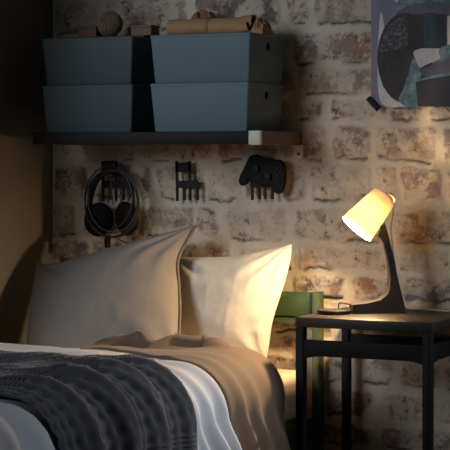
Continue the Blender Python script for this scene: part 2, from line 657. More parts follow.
def loft(y, t):
    e = np.maximum(head_line(t) - y, 0)
    k = np.sqrt(np.clip(1 - (1 - np.minimum(e / 0.055, 1)) ** 2, 0, 1))
    side = sstep(T1 - 0.05, T2 + 0.05, t)
    L = (0.086 - 0.016 * sstep(0.6, 0.3, t)) * (1 - side) + 0.066 * side
    f = 0.010 * fbm(t * 4, y * 4, 3, 70)
    # crown over the sleeper's side, puffed ridge of the turned white edge at the left
    f += ridge(y, t, [(0, -0.66), (0.25, -0.66), (0.45, -0.69), (0.9, -0.75)], 0.055, 0.020, None, 0.42, 0.10)
    f += ridge(y, t, [(0, -0.74), (0.5, -0.82)], 0.05, 0.012, 0.1, 0.62, 0.10)
    # bunched folds by the pillows
    f += ridge(y, t, [(0.3, -0.60), (0.42, -0.52), (0.55, -0.50), (0.7, -0.60)], 0.024, 0.050, 0.44, 0.60, 0.06)
    f += ridge(y, t, [(0.55, -0.62), (0.68, -0.51), (0.85, -0.53)], 0.022, 0.036, 0.64, 0.86, 0.05)
    f -= ridge(y, t, [(0.3, -0.66), (0.55, -0.565), (0.75, -0.60)], 0.022, 0.012, 0.45, 0.75, 0.05)
    # hanging folds of the side
    sd = sstep(T1 + 0.02, T2 + 0.10, t)
    for (ya, yb, wd, am) in ((-0.60, -0.49, 0.026, 0.014), (-0.72, -0.585, 0.024, 0.018), (-0.84, -0.68, 0.022, 0.030), (-0.94, -0.755, 0.025, 0.031), (-1.03, -0.84, 0.024, 0.031), (-1.10, -0.92, 0.020, 0.026),
                             (-1.15, -1.00, 0.03, 0.018), (-1.36, -1.30, 0.05, 0.012), (-1.60, -1.55, 0.05, 0.012),
                             (-1.80, -1.78, 0.034, 0.022), (-1.93, -1.90, 0.030, 0.022), (-2.05, -2.02, 0.03, 0.018)):
        c = np.interp(t, [T1 - 0.15, T2 + 0.35], [ya, yb]) + 0.012 * np.sin(t * 17 + ya * 40)
        f += 1.5 * am * np.exp(-((y - c) / wd) ** 2) * (0.25 + 0.75 * sd) * sstep(T1 - 0.22, T1 + 0.1, t)
    return np.maximum(L + f, 0.03) * k + 0.009


def layer(y0, y1, t0, t1, step, extra, sag=None):
    """grid over the bedding from y0 to y1 (can be functions of t), lifted by loft + extra(y, t)"""
    n = int(abs(t1 - t0) / step)
    tt = np.linspace(t0, t1, n)
    m = int(1.0 * max(abs(np.max(y1(tt) - y0(tt))), 0.01) / step)
    v = np.linspace(0, 1, m)
    t = np.repeat(tt[:, None], m, 1)
    y = y0(t) + (y1(t) - y0(t)) * v[None, :]
    return t, y


def place(t, y, off):
    x, z, nx, nz = section(t)
    flare = np.maximum(t - T2, 0) * 0.10
    return np.stack([x + nx * off + flare, y, z + nz * off], -1)


const = lambda c: (lambda t: np.zeros_like(t) + c)
TEND = T2 + 0.33

# duvet
t, y = layer(lambda t: head_line(t), const(-2.15), 0.0, TEND, 0.006, None)
off = loft(y, t)
duv = link_mesh('duvet', grid_mesh(place(t, y, off)), M_duvet, angle=85)
tag(duv, 'white duvet over the bed, its brown side turned back towards the pillows', 'duvet')
so = duv.modifiers.new('thickness', 'SOLIDIFY')
so.thickness = 0.006
so.offset = -1


def cuff_edge(t):
    return np.interp(t, [0, 0.30, 0.50, 0.70, 0.84, T1, T2, T2 + 0.16, TEND], [-0.585, -0.60, -0.65, -0.78, -0.86, -0.87, -0.84, -0.77, -0.72]) + 0.006 * np.sin(t * 31)


t, y = layer(lambda t: head_line(t) + 0.004, lambda t: cuff_edge(t), 0.42, TEND + 0.004, 0.006, None)
e1 = np.clip((y - cuff_edge(t)) / 0.02, 0, 1)
offc = loft(np.minimum(y, head_line(t) - 0.0005), t) + 0.006 + 0.006 * np.sqrt(e1)
cuff = link_mesh('turned_back_side', grid_mesh(place(t, y, offc)), M_cuff, angle=85)
cuff.parent = duv
tag(cuff, 'brown turned-back side of the duvet')
so = cuff.modifiers.new('thickness', 'SOLIDIFY')
so.thickness = 0.003
so.offset = -1


# blanket
def bl_head(t):
    return np.interp(t, [0, 0.3, 0.55, 0.75, T1, T2, TEND], [-0.97, -0.99, -1.03, -1.07, -1.08, -1.10, -1.13])


def bl_foot(t):
    return np.interp(t, [0, 0.5, T1, T2, T2 + 0.2, TEND], [-1.62, -1.69, -1.76, -1.74, -1.70, -1.66])


def bl_off(y, t):
    f = loft(y, t) + 0.018
    e = np.minimum(np.clip((bl_head(t) - y) / 0.03, 0, 1), np.clip((y - bl_foot(t)) / 0.03, 0, 1))
    rg = np.zeros_like(t)
    T = TEND
    # folds run across the bed and fan down its side; each has its own reach
    for (line, wd, am, ta, tb) in (
            ([(0, -1.03), (0.4, -1.04), (0.7, -1.06), (T1, -1.13), (T2, -1.15), (T, -1.18)], 0.034, 0.045, 0.3, None),
            ([(0, -1.08), (0.4, -1.10), (0.65, -1.15), (T1, -1.28), (T2, -1.32), (T, -1.36)], 0.038, 0.080, 0.22, None),
            ([(0, -1.18), (0.5, -1.26), (0.8, -1.36)], 0.026, 0.022, 0.2, 0.75),
            ([(0, -1.30), (0.4, -1.33), (0.7, -1.40), (T1, -1.46), (T2, -1.49), (T, -1.53)], 0.038, 0.080, None, None),
            ([(0, -1.44), (0.4, -1.49), (0.8, -1.60)], 0.030, 0.026, None, 0.75),
            ([(T1, -1.36), (T2, -1.385), (T, -1.41)], 0.018, 0.018, T1, None),
            ([(0, -1.58), (0.5, -1.64), (T1, -1.64), (T2, -1.64), (T, -1.62)], 0.036, 0.060, None, None)):
        line = [(p, q) for p, q in line]
        yw = y + 0.018 * fbm(t * 3.5 + line[0][1] * 11, y * 2.0, 2, 77)
        rg = rg + ridge(yw, t, line, wd, am, ta, tb, 0.10) * (0.85 + 0.25 * np.sin(t * 5 + line[0][1] * 23))
    rg = rg * (0.30 + 0.70 * sstep(T1 - 0.16, T2 + 0.02, t))
    f = f + rg * (0.3 + 0.7 * e) + 0.006 * np.sqrt(e) + 0.009 * fbm(t * 6, y * 9, 3, 90) * e
    return f


t, y = layer(bl_head, bl_foot, 0.05, TEND - 0.01, 0.0028, None)
off = bl_off(y, t)
wv = (1 - np.abs(np.cos(np.pi * t / 0.0128)) ** 3) * (1 - np.abs(np.cos(np.pi * y / 0.027)) ** 3)
off = off + 0.002 - 0.0085 * wv
bl = link_mesh('blanket', grid_mesh(place(t, y, off)), M_blanket, angle=180)
tag(bl, 'charcoal waffle knit blanket thrown in folds across the white duvet', 'blanket')
so = bl.modifiers.new('thickness', 'SOLIDIFY')
so.thickness = 0.004
so.offset = -1


# ------------------------------------------------------------------ pillows
def pillow(name, edges, front, back, m, wrinkle, seed, n=120):
    """edges: bottom, right, top, left - each a list of 3-D points; bulges front (towards the room) and back"""
    def curve(pts, k):
        P = np.array(smooth_path(pts, 16))
        d_ = np.r_[0, np.cumsum(np.linalg.norm(np.diff(P, axis=0), axis=1))]
        s = np.linspace(0, d_[-1], k)
        return np.stack([np.interp(s, d_, P[:, i]) for i in range(3)], -1)
    b_, r_, t_, l_ = [curve(e, n) for e in edges]      # bottom L->R, right B->T, top L->R, left B->T
    u = np.linspace(0, 1, n)
    U, V = np.meshgrid(u, u, indexing='ij')
    U3, V3 = U[..., None], V[..., None]
    C = (1 - V3) * b_[:, None] + V3 * t_[:, None] + (1 - U3) * l_[None] + U3 * r_[None] \
        - ((1 - U3) * (1 - V3) * b_[0] + U3 * (1 - V3) * b_[-1] + (1 - U3) * V3 * t_[0] + U3 * V3 * t_[-1])
    nrm = np.cross(b_[-1] - b_[0], l_[-1] - l_[0])
    nrm /= np.linalg.norm(nrm)
    if nrm[1] > 0: nrm = -nrm
    eu = 1 - np.abs(2 * U - 1) ** 2.6
    ev = 1 - np.abs(2 * V - 1) ** 2.6
    prof = np.clip(eu, 0, 1) ** 0.62 * np.clip(ev, 0, 1) ** 0.62
    edge = (1 - np.clip(eu, 0, 1) * np.clip(ev, 0, 1))
    # creases fanning from the corners and along the edges, soft dents inside
    wr = np.zeros_like(U)
    rs = np.random.RandomState(seed)
    for (cu, cv) in ((0, 0), (1, 0), (0, 1), (1, 1)):
        ang = np.arctan2(np.abs(V - cv), np.abs(U - cu) + 1e-6)
        rad = np.hypot(U - cu, V - cv)
        wr += np.sin(ang * rs.uniform(9, 14) + rs.rand() * 6 + 1.5 * fbm(U * 3, V * 3, 2, seed + 3)) * np.exp(-((rad - 0.22) / 0.16) ** 2)
    wr += 1.2 * fbm(U * 4.5, V * 3.0, 4, seed + 7)
    wr += 0.5 * np.sin(V * 34 + 3 * fbm(U * 5, V * 5, 2, seed)) * np.exp(-((1 - U) / 0.13) ** 2)
    bu = front * prof + wrinkle * wr * np.minimum(prof * 2.2, 1)
    bk = back * prof
    F_ = C + nrm * bu[..., None]
    B_ = C - nrm * (bk[..., None] + 0.0015)
    bm = bmesh.new()
    vf = [[bm.verts.new(F_[i, j]) for j in range(n)] for i in range(n)]
    vb = [[vf[i][j] if i in (0, n - 1) or j in (0, n - 1) else bm.verts.new(B_[i, j]) for j in range(n)] for i in range(n)]
    for i in range(n - 1):
        for j in range(n - 1):
            bm.faces.new((vf[i][j], vf[i + 1][j], vf[i + 1][j + 1], vf[i][j + 1]))
            bm.faces.new((vb[i][j], vb[i][j + 1], vb[i + 1][j + 1], vb[i + 1][j]))
    return bm_mesh(bm), r_, t_, nrm


def pts(*a):
    return [at(*p) for p in a]


pl = thing('pillow', (-0.28, -0.36, 0.45), 'taupe pillow leaning in front, with a seam down its right edge', 'pillow')
me, r_, t_, nrm = pillow('pillow', (
    pts((26, 366, -0.40), (60, 369, -0.405), (110, 372, -0.40), (150, 373, -0.395), (176, 372, -0.385)),
    pts((176, 372, -0.385), (178, 345, -0.34), (180, 315, -0.28), (179, 285, -0.22), (178, 262, -0.18), (186, 243, -0.15), (198, 224, -0.125)),
    pts((36, 259, -0.16), (50, 264, -0.17), (100, 253, -0.16), (153, 238, -0.14), (198, 224, -0.125)),
    pts((26, 366, -0.40), (27, 345, -0.35), (31, 305, -0.26), (35, 275, -0.19), (36, 259, -0.16))), 0.085, 0.025, M_taupe, 0.0035, 5)
link_mesh('pillow_body', me, M_taupe, pl, angle=85)
bm = bmesh.new()
pp = [Vector(p) + Vector(nrm) * 0.004 + Vector((0.002, 0, 0.0015 * math.sin(i * 0.5))) for i, p in enumerate(r_[::3])]
tube(bm, pp, 0.0042, 8)
tag(link_mesh('seam_edge', bm_mesh(bm), M_seam, pl), 'dark seam edge')

pr = thing('pillow', (0.09, -0.18, 0.45), 'cream pillow behind the taupe one, nearest the lit lamp', 'pillow')
me, r_, t_, nrm = pillow('pillow', (
    pts((172, 365, -0.13), (200, 366, -0.14), (235, 366, -0.15), (266, 363, -0.155)),
    pts((266, 363, -0.155), (269, 345, -0.15), (273, 320, -0.135), (284, 285, -0.11), (290, 262, -0.10), (292, 244, -0.09)),
    pts((176, 258, -0.075), (188, 257, -0.075), (230, 256, -0.085), (262, 250, -0.09), (292, 243, -0.09)),
    pts((172, 365, -0.13), (170, 320, -0.11), (171, 285, -0.09), (176, 258, -0.075))), 0.085, 0.018, M_cream, 0.0045, 17)
link_mesh('pillow_body', me, M_cream, pr, angle=85)

# ------------------------------------------------------------------ bedside table
TZ = 0.64
TX0, TX1, TY0, TY1 = 0.439, 0.866, -0.427, -0.04
tb = thing('bedside_table', ((TX0 + TX1) / 2, (TY0 + TY1) / 2, 0), 'black wooden bedside table with slim square legs, under the lamp', 'table')
bm = bmesh.new()
box(bm, (TX0, TY0, TZ - 0.030), (TX1, TY1, TZ), 0.003)
link_mesh('tabletop', bm_mesh(bm), M_tabletop, tb)
for lx in (TX0 + 0.001, TX1 - 0.029):
    for ly in (TY0 + 0.001, TY1 - 0.029):
        bm = bmesh.new()
        w_ = 0.026 if ly < -0.2 else 0.024
        box(bm, (lx, ly, 0), (lx + w_, ly + 0.028, TZ - 0.030), 0.002)
        link_mesh('leg', bm_mesh(bm), M_black, tb)


def rail(p0, p1, z0, z1, thick, arch):
    """rail between two legs with a slightly arched lower edge"""
    bm = bmesh.new()
    p0, p1 = Vector(p0), Vector(p1)
    n_ = 24
    poly = [Vector((p0.x, p0.y, z1)), Vector((p1.x, p1.y, z1))]
    for k in range(n_ + 1):
        s = 1 - k / n_
        q = p0.lerp(p1, s)
        poly.append(Vector((q.x, q.y, z0 + arch * (1 - min(1, min(s, 1 - s) / 0.16)) ** 2 * -1)))
    dr = (p1 - p0).normalized()
    prism(bm, poly, Vector((-dr.y, dr.x, 0)), thick, 0.001)
    return bm_mesh(bm)


RZ1, RZ0 = 0.573, 0.526
link_mesh('front_rail', rail((TX0 + 0.0265, TY0 + 0.004, 0), (TX1 - 0.0285, TY0 + 0.004, 0), RZ0, RZ1, 0.018, 0.010), M_black, tb)
link_mesh('back_rail', rail((TX0 + 0.0255, TY1 - 0.022, 0), (TX1 - 0.0285, TY1 - 0.022, 0), RZ0 - 0.014, RZ1 - 0.014, 0.018, 0.010), M_black, tb)
link_mesh('side_rail', rail((TX1 - 0.006, TY0 + 0.029, 0), (TX1 - 0.006, TY1 - 0.029, 0), RZ0, RZ1, 0.018, 0.010), M_black, tb)

# ------------------------------------------------------------------ lamp
foot = Vector(atz(378, 313, TZ)) + Vector((0, 0, 0.0008))
yaw = TH + R(7)                                # the foot points left and a little towards the room
FX = Vector((math.cos(yaw), math.sin(yaw), 0))
FN = Vector((math.sin(yaw), -math.cos(yaw), 0))  # towards the camera
lamp = thing('table_lamp', foot, 'lit table lamp with tilted cream shade and dark curved wooden stand', 'lamp')
LS = 5.62 / FPX                                 # metres per pixel at the lamp


def lp(px, py, depth=0.0):
    return foot + FX * ((px - 378) * LS / math.cos(R(7))) + Vector((0, 0, (312.4 - py) * LS)) + FN * depth


outer = [(404, 312.4), (402.5, 305), (399.5, 291), (396, 276.5), (392.5, 258), (388.5, 239), (386, 230), (384, 223.5)]
inner = [(381.5, 227), (376.8, 235.5), (380, 238.2), (383, 242.5), (386.8, 257), (388.4, 268), (389, 279.5), (388.3, 288), (386.3, 293.5), (379, 299.2), (366, 302.2), (352, 303.6)]
bm = bmesh.new()
prof = [(404, 312.4)] + outer[1:] + inner + [(351.2, 304), (350.8, 312.4)]
N_ = len(prof)
fr, bk = [], []
for (px, py) in prof:
    wdt = 0.010 + 0.020 * max(0, min(1, (py - 232) / 75)) ** 1.3      # wider towards the foot
    fr.append(bm.verts.new(lp(px, py, wdt)))
    bk.append(bm.verts.new(lp(px, py, -wdt)))
bm.faces.new(fr)
bm.faces.new(bk)
for i in range(N_):
    bm.faces.new((fr[i], fr[(i + 1) % N_], bk[(i + 1) % N_], bk[i]))
bmesh.ops.recalc_face_normals(bm, faces=bm.faces)
bmesh.ops.triangulate(bm, faces=[f for f in bm.faces if len(f.verts) > 4])
link_mesh('stand', bm_mesh(bm), M_lampwood, lamp, angle=35)

# shade: a cone open at both ends, tilted towards the pillows
RVv, DVv, UVv = Vector(RV), Vector(DV), Vector((0, 0, 1))
sc_mid = lp(370.8, 213.2) + FN * 0.0
ax = (RVv * -0.655 + UVv * -0.745 - DVv * 0.16).normalized()
Ltot = 0.132
c_top = sc_mid - ax * Ltot / 2
rt, rb = 0.0395, 0.0555
bm = bmesh.new()
th = 0.0012
lathe(bm, [(rt, 0), (rb, Ltot), (rb - th, Ltot), (rt - th, 0)], c_top, ax, 64, close=True)
link_mesh('lamp_shade', bm_mesh(bm), shade_material(), lamp, angle=30)
for h_, r_h in ((0.0, rt), (Ltot, rb)):
    bm = bmesh.new()
    q = Vector((0, 0, 1)).rotation_difference(ax)
    tube(bm, [c_top + ax * h_ + q @ Vector((r_h * math.cos(a), r_h * math.sin(a), 0)) for a in np.linspace(0, 2 * math.pi, 48, endpoint=False)], 0.0013, 6, True)
    sub('shade_rim', bm_mesh(bm), M_paper, lamp.children[-1] if False else [c for c in lamp.children if c.name.startswith('lamp_shade')][0])
bm = bmesh.new()
lathe(bm, [(0.0, -0.010), (0.009, -0.0095), (0.013, -0.005), (0.0135, 0.0), (0.010, 0.003), (0.009, 0.026), (0.0, 0.027)], c_top, ax, 24)
link_mesh('lamp_holder', bm_mesh(bm), M_cap, lamp)
bulb_c = c_top + ax * 0.060
bm = bmesh.new()
lathe(bm, [(0.0, -0.034), (0.010, -0.033), (0.012, -0.022), (0.018, -0.010), (0.0205, 0.002), (0.017, 0.013), (0.009, 0.020), (0.0, 0.0215)], bulb_c, ax, 24)
bulb = link_mesh('bulb', bm_mesh(bm), glow_material('lit bulb', (1.0, 0.72, 0.42), 12), lamp)
bulb.visible_shadow = True
l = bpy.data.lights.new('bulb_light', 'POINT')
l.energy = LAMP_W
l.color = LAMP_COL
l.shadow_soft_size = 0.021
lo = bpy.data.objects.new('bulb_light', l)
COL.objects.link(lo)
lo.location = c_top + ax * 0.096 - foot
lo.parent = lamp
# pivot between the stand and the shade
bm = bmesh.new()
piv = lp(382, 229)
tube(bm, [piv, piv + FN * 0.004, c_top + ax * 0.062 + (piv - c_top - ax * 0.062) * 0.35], 0.006, 10)
link_mesh('pivot', bm_mesh(bm), M_hook, lamp)
# cord: down behind the stand and across the table
bm = bmesh.new()
cs = smooth_path([c_top - ax * 0.012, lp(394.5, 200, -0.004), lp(393, 215, -0.006), lp(391.5, 230, -0.008), lp(393.5, 250, -0.012), lp(398, 275, -0.02), lp(402.5, 297, -0.028), lp(404.5, 306, -0.034), Vector((0.668, -0.080, TZ + 0.0045)), Vector((0.705, -0.072, TZ + 0.0034)), Vector((0.745, -0.060, TZ + 0.0034)), Vector((0.79, -0.068, TZ + 0.0034)),
                  Vector((TX1 - 0.02, TY1 - 0.01, TZ + 0.0035)), Vector((TX1 - 0.02, TY1 + 0.010, TZ + 0.002)), Vector((TX1 - 0.018, TY1 + 0.018, TZ - 0.05)), Vector((TX1 - 0.02, TY1 + 0.02, 0.2))], 8)
tube(bm, cs, 0.0021, 6)
link_mesh('cord', bm_mesh(bm), M_cord, lamp)

# dish and bent wire beside the lamp
dc = Vector(atz(334, 313.8, TZ))
dish = thing('coaster', dc, 'low round dark coaster at the left front of the black table', 'coaster')
bm = bmesh.new()
lathe(bm, [(0.0, 0.0), (0.046, 0.0), (0.050, 0.002), (0.0515, 0.011), (0.050, 0.0125), (0.048, 0.0115), (0.046, 0.009), (0.0, 0.009)], dc, (0, 0, 1), 64)
link_mesh('coaster_rim', bm_mesh(bm), M_dish, dish)
bm = bmesh.new()
lathe(bm, [(0.0, 0.0092), (0.044, 0.0092), (0.0445, 0.0104), (0.0, 0.0106)], dc, (0, 0, 1), 48)
tag(link_mesh('coaster_pad', bm_mesh(bm), M_tabletop, dish), 'brown inner pad')
wl = -0.172
bm = bmesh.new()
a0 = Vector(atz(338.5, 310.0, TZ))
wy = a0.y
wp = smooth_path([a0 + Vector((0, 0, 0.001)), Vector(at(338.6, 306, wy)), Vector(at(339.2, 303.6, wy)), Vector(at(342, 303.0, wy)), Vector(at(350, 304.2, wy)), Vector(at(360, 304.6, wy)), Vector(at(370, 304.0, wy)), Vector(at(376, 306, wy)), Vector(at(377, 310, wy)) ], 6)
tube(bm, wp, 0.0022, 8)
tag(link_mesh('bent_rod', bm_mesh(bm), M_cable), 'thin black bent rod standing on the table behind the lamp foot', 'rod')

# ------------------------------------------------------------------ shelf
SX0, SX1, SY0, SZ1, SZ0 = -0.541, 0.2355, -0.320, 1.193, 1.155
sh = thing('wall_shelf', ((SX0 + SX1) / 2, 0, SZ0), 'black-brown wall shelf carrying the blue grey boxes', 'shelf')
bm = bmesh.new()
box(bm, (SX0, SY0 + 0.002, SZ0), (SX1, -0.016, SZ1), 0.002)
link_mesh('shelf_board', bm_mesh(bm), M_shelf, sh)
bx0, bx1 = 0.2365, 0.277
arm = None
bm = bmesh.new()
box(bm, (bx0, SY0 + 0.014, SZ0 - 0.003), (bx1, -0.016, SZ1 + 0.001), 0.002)
arm = link_mesh('bracket_arm', bm_mesh(bm), M_wal, sh)
bm = bmesh.new()
box(bm, (bx0, SY0 - 0.002, SZ0 - 0.004), (bx1, SY0 + 0.0135, SZ1 + 0.002), 0.002)
tag(sub('end_cap', bm_mesh(bm), M_white, arm), 'white end cap')
pa, pb = at(293.5, 145, -0.02), at(303, 158.5, -0.02)
bm = bmesh.new()
prism(bm, [(pa[0], -0.016, pa[2]), (pb[0], -0.016, pa[2]), (pb[0], -0.016, pb[2] + 0.006), (pb[0] - 0.006, -0.016, pb[2]), (pa[0] + 0.006, -0.016, pb[2]), (pa[0], -0.016, pb[2] + 0.006)], (0, -1, 0), 0.004, 0.0008)
plt = sub('wall_plate', bm_mesh(bm), M_white, arm)
tag(plt, 'white wall plate')
bm = bmesh.new()
box(bm, (pa[0], -0.0155, pa[2] - 0.004), (bx1, 0.0, SZ1), 0.001)
sub('wall_mount', bm_mesh(bm), M_wal, arm)
bm = bmesh.new()
lathe(bm, [(0.0, 0), (0.0055, 0), (0.005, 0.002), (0.0, 0.0028)], ((pa[0] + pb[0]) / 2 + 0.001, -0.0198, pb[2] + 0.014), (0, -1, 0), 16)
sub('screw', bm_mesh(bm), M_screw, arm)


# ------------------------------------------------------------------ storage boxes
def rrect(w_, d_, r_, n=6):
    out = []
    for (cx, cy, a0) in ((w_ / 2 - r_, d_ / 2 - r_, 0), (-w_ / 2 + r_, d_ / 2 - r_, 90), (-w_ / 2 + r_, -d_ / 2 + r_, 180), (w_ / 2 - r_, -d_ / 2 + r_, 270)):
        for k in range(n + 1):
            a = R(a0 + 90 * k / n)
            out.append((cx + r_ * math.cos(a), cy + r_ * math.sin(a)))
    return out


def loft_rings(bm, rings, cap0=True, cap1=True):
    V = [[bm.verts.new(p) for p in ring] for ring in rings]
    k = len(V[0])
    for a, b in zip(V[:-1], V[1:]):
        for i in range(k):
            bm.faces.new((a[i], a[(i + 1) % k], b[(i + 1) % k], b[i]))
    if cap0: bm.faces.new(V[0])
    if cap1: bm.faces.new(V[-1])


def apply_boolean(me, cutter):
    a = bpy.data.objects.new('t', me)
    b = bpy.data.objects.new('c', cutter)
    COL.objects.link(a)
    COL.objects.link(b)
    md = a.modifiers.new('b', 'BOOLEAN')
    md.object = b
    md.operation = 'DIFFERENCE'
    md.solver = 'EXACT'
    dg = bpy.context.evaluated_depsgraph_get()
    out = bpy.data.meshes.new_from_object(a.evaluated_get(dg))
    bpy.data.objects.remove(a)
    bpy.data.objects.remove(b)
    return out


def storage_box(cx, cy, z, w_, d_, h, m, label, group):
    t = thing('storage_box', (cx, cy, z), label, 'storage box', group)
    bm = bmesh.new()
    hb = h - 0.010
    tp = 0.011                                   # taper towards the bottom
    R_ = lambda ww, dd, zz, rr=0.007: [(cx + x, cy + y, z + zz) for x, y in rrect(ww, dd, rr)]
    loft_rings(bm, [R_(w_ - 2 * tp - 0.004, d_ - 2 * tp - 0.004, 0.0), R_(w_ - 2 * tp, d_ - 2 * tp, 0.004),
                    R_(w_ - 0.001, d_ - 0.001, hb), R_(w_ - 0.006, d_ - 0.006, hb), R_(w_ - 2 * tp - 0.006, d_ - 2 * tp - 0.006, 0.006)])
    me = bm_mesh(bm)
    cu = bmesh.new()
    hz = z + hb - 0.028
    for s in (1, -1):
        lathe(cu, [(0.0125, -0.03), (0.0125, 0.03)], (cx + s * (w_ / 2 - 0.003), cy, hz), (1, 0, 0), 24)
    me = apply_boolean(me, bm_mesh(cu))
    link_mesh('box_body', me, m, t, angle=35)
    bm = bmesh.new()
    loft_rings(bm, [R_(w_, d_, hb + 0.0004), R_(w_ + 0.001, d_ + 0.001, hb + 0.003), R_(w_ + 0.001, d_ + 0.001, h - 0.003), R_(w_ - 0.004, d_ - 0.004, h - 0.0002)])
    link_mesh('lid', bm_mesh(bm), m, t, angle=35)
    return t


BH = 0.152
D_ = 0.270
yc = -0.302 + D_ / 2
storage_box(0.056, yc, SZ1 + 0.0008, 0.346, D_, BH, M_boxlight, 'blue grey storage box on the shelf, lower of the lighter stack', 'lighter storage boxes')
storage_box(0.059, yc, SZ1 + 0.0015 + BH, 0.352, D_, BH, M_boxlight, 'blue grey storage box with the kraft paper roll on its lid', 'lighter storage boxes')
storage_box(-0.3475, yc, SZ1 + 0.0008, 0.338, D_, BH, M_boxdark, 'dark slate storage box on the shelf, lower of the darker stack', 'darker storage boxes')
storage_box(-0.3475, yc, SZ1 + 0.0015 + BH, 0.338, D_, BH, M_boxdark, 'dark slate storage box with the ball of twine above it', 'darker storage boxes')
BT = SZ1 + 0.0024 + 2 * BH                       # top of the stacks

# ------------------------------------------------------------------ things on the boxes
# kraft paper roll
ky = -0.155
ka, kb = at(171, 30, ky)[0], at(252, 30, ky)[0]
kr = 0.031
roll = thing('kraft_paper_roll', ((ka + kb) / 2, ky, BT), 'tan roll of kraft paper lying on the upper blue grey box', 'paper roll')
n_s, n_l = 150, 60
P = np.zeros((n_l, n_s, 3))
sa = np.linspace(0, 2 * np.pi * 2.6, n_s)
for i in range(n_l):
    s = i / (n_l - 1)
    rad = kr * (0.72 + 0.28 * sa / sa[-1])
    ruff = sstep(0.80, 1.0, s) * 0.007
    rad = rad + ruff * np.sin(sa * 3.1 + 9 * s) + 0.0012 * fbm(np.full_like(sa, s * 8), sa * 1.3, 3, 3)
    rad = rad - 0.003 * np.exp(-((s - 0.50) / 0.012) ** 2)
    P[i, :, 0] = ka + (kb - ka) * s + 0.006 * np.sin(sa * 2.3) * sstep(0.85, 1.0, s)
    P[i, :, 1] = ky + rad * np.cos(sa + 2.2) * 1.15
    P[i, :, 2] = BT + kr * 0.97 + rad * np.sin(sa + 2.2) * 0.95
P[..., 2] = np.maximum(P[..., 2], BT + 0.0006)
o = link_mesh('rolled_sheet', grid_mesh(P), M_kraft, roll, angle=85)
bm = bmesh.new()
tube(bm, [(ka + (kb - ka) * 0.5, ky + (kr + 0.0016) * math.cos(a) * 1.12, max(BT + 0.001, BT + kr * 0.97 + (kr + 0.0010) * math.sin(a) * 0.96)) for a in np.linspace(0, 2 * math.pi, 40, endpoint=False)], 0.0010, 6, True)
link_mesh('string', bm_mesh(bm), M_twine, roll)


def crumple(c, size, seed, fold, n=60, amp=0.02):
    """a crumpled sheet: ridged noise over a small sheet, draped in a mound"""
    u = np.linspace(-1, 1, n)
    U, V = np.meshgrid(u, u, indexing='ij')
    rg = 1 - np.abs(fbm(U * fold + 9, V * fold + 5, 3, seed)) * 2.2
    mound = np.clip(1 - U ** 2, 0, 1) * np.clip(1 - V ** 2, 0, 1)
    jx = 0.10 * fbm(U * 3, V * 3, 3, seed + 5)
    jy = 0.10 * fbm(U * 3, V * 3, 3, seed + 6)
    X = c[0] + (U + jx) * size[0]
    Y = c[1] + (V + jy) * size[1]
    Z = c[2] + np.maximum(size[2] * mound ** 0.6 + amp * (rg - 0.5) * mound ** 0.4, 0.0)
    return grid_mesh(np.stack([X, Y, Z], -1))


me = crumple((float(at(252, 25, -0.150)[0]) + 0.034, -0.150, BT + 0.001), (0.026, 0.046, 0.046), 40, 2.6, amp=0.020)
tag(link_mesh('crumpled_paper', me, M_kraft, angle=30), 'crumpled tan paper bunched at the open end of the paper roll', 'paper')
me = crumple((float(at(203, 20, -0.075)[0]), -0.072, BT + 0.001), (0.062, 0.036, 0.082), 47, 2.2, amp=0.028)
tag(link_mesh('crumpled_paper', me, M_kraftdark, angle=30), 'dark brown crumpled paper rising behind the paper roll', 'paper')

# twine ball, little boxes, board, card on the darker stack
by = -0.135
board_x0, board_x1 = float(at(77, 36, by)[0]), float(at(151, 36, by)[0])
bm = bmesh.new()
box(bm, (board_x0, by - 0.05, BT), (board_x1, by + 0.06, BT + 0.009), 0.0015)
tag(link_mesh('flat_board', bm_mesh(bm), M_darkboard), 'thin dark brown board on top of the darker box stack', 'board')
bz = BT + 0.0093
bc = at(110, 17, by)
br = 0.043
bm = bmesh.new()
ellipsoid(bm, (bc[0], by, bz + br), (br - 0.003, br - 0.003, br - 0.003), 24, 16)
rs = random.Random(8)
cen = Vector((bc[0], by, bz + br))
for k in range(46):
    if k < 30:                                   # windings mostly upright
        n_ = Vector((math.cos(k * math.pi / 30 + rs.uniform(-0.05, 0.05)), math.sin(k * math.pi / 30), rs.uniform(-0.22, 0.22))).normalized()
    else:
        n_ = Vector((rs.uniform(-1, 1), rs.uniform(-1, 1), rs.uniform(-1, 1))).normalized()
    a_ = n_.orthogonal().normalized()
    b_ = n_.cross(a_)
    rr = br - 0.0022 - (0.001 if k >= 30 else 0)
    tube(bm, [cen + (a_ * math.cos(q) + b_ * math.sin(q)) * rr for q in np.linspace(0, 2 * math.pi, 36, endpoint=False)], 0.0021, 5, True)
tag(link_mesh('twine_ball', bm_mesh(bm), M_twine), 'round ball of brown twine on the dark board above the shelf', 'ball of twine')


def carton(px0, px1, y0, hgt, m, label):
    x0, x1 = float(at(px0, 30, y0)[0]), float(at(px1, 30, y0)[0])
    t = thing('carton', ((x0 + x1) / 2, y0 + 0.03, bz), label, 'carton')
    bm = bmesh.new()
    box(bm, (x0, y0, bz), (x1, y0 + 0.06, bz + hgt - 0.009), 0.0015)
    link_mesh('carton_body', bm_mesh(bm), m, t)
    bm = bmesh.new()
    box(bm, (x0 - 0.001, y0 - 0.001, bz + hgt - 0.0088), (x1 + 0.001, y0 + 0.061, bz + hgt), 0.0015)
    link_mesh('carton_lid', bm_mesh(bm), m, t)


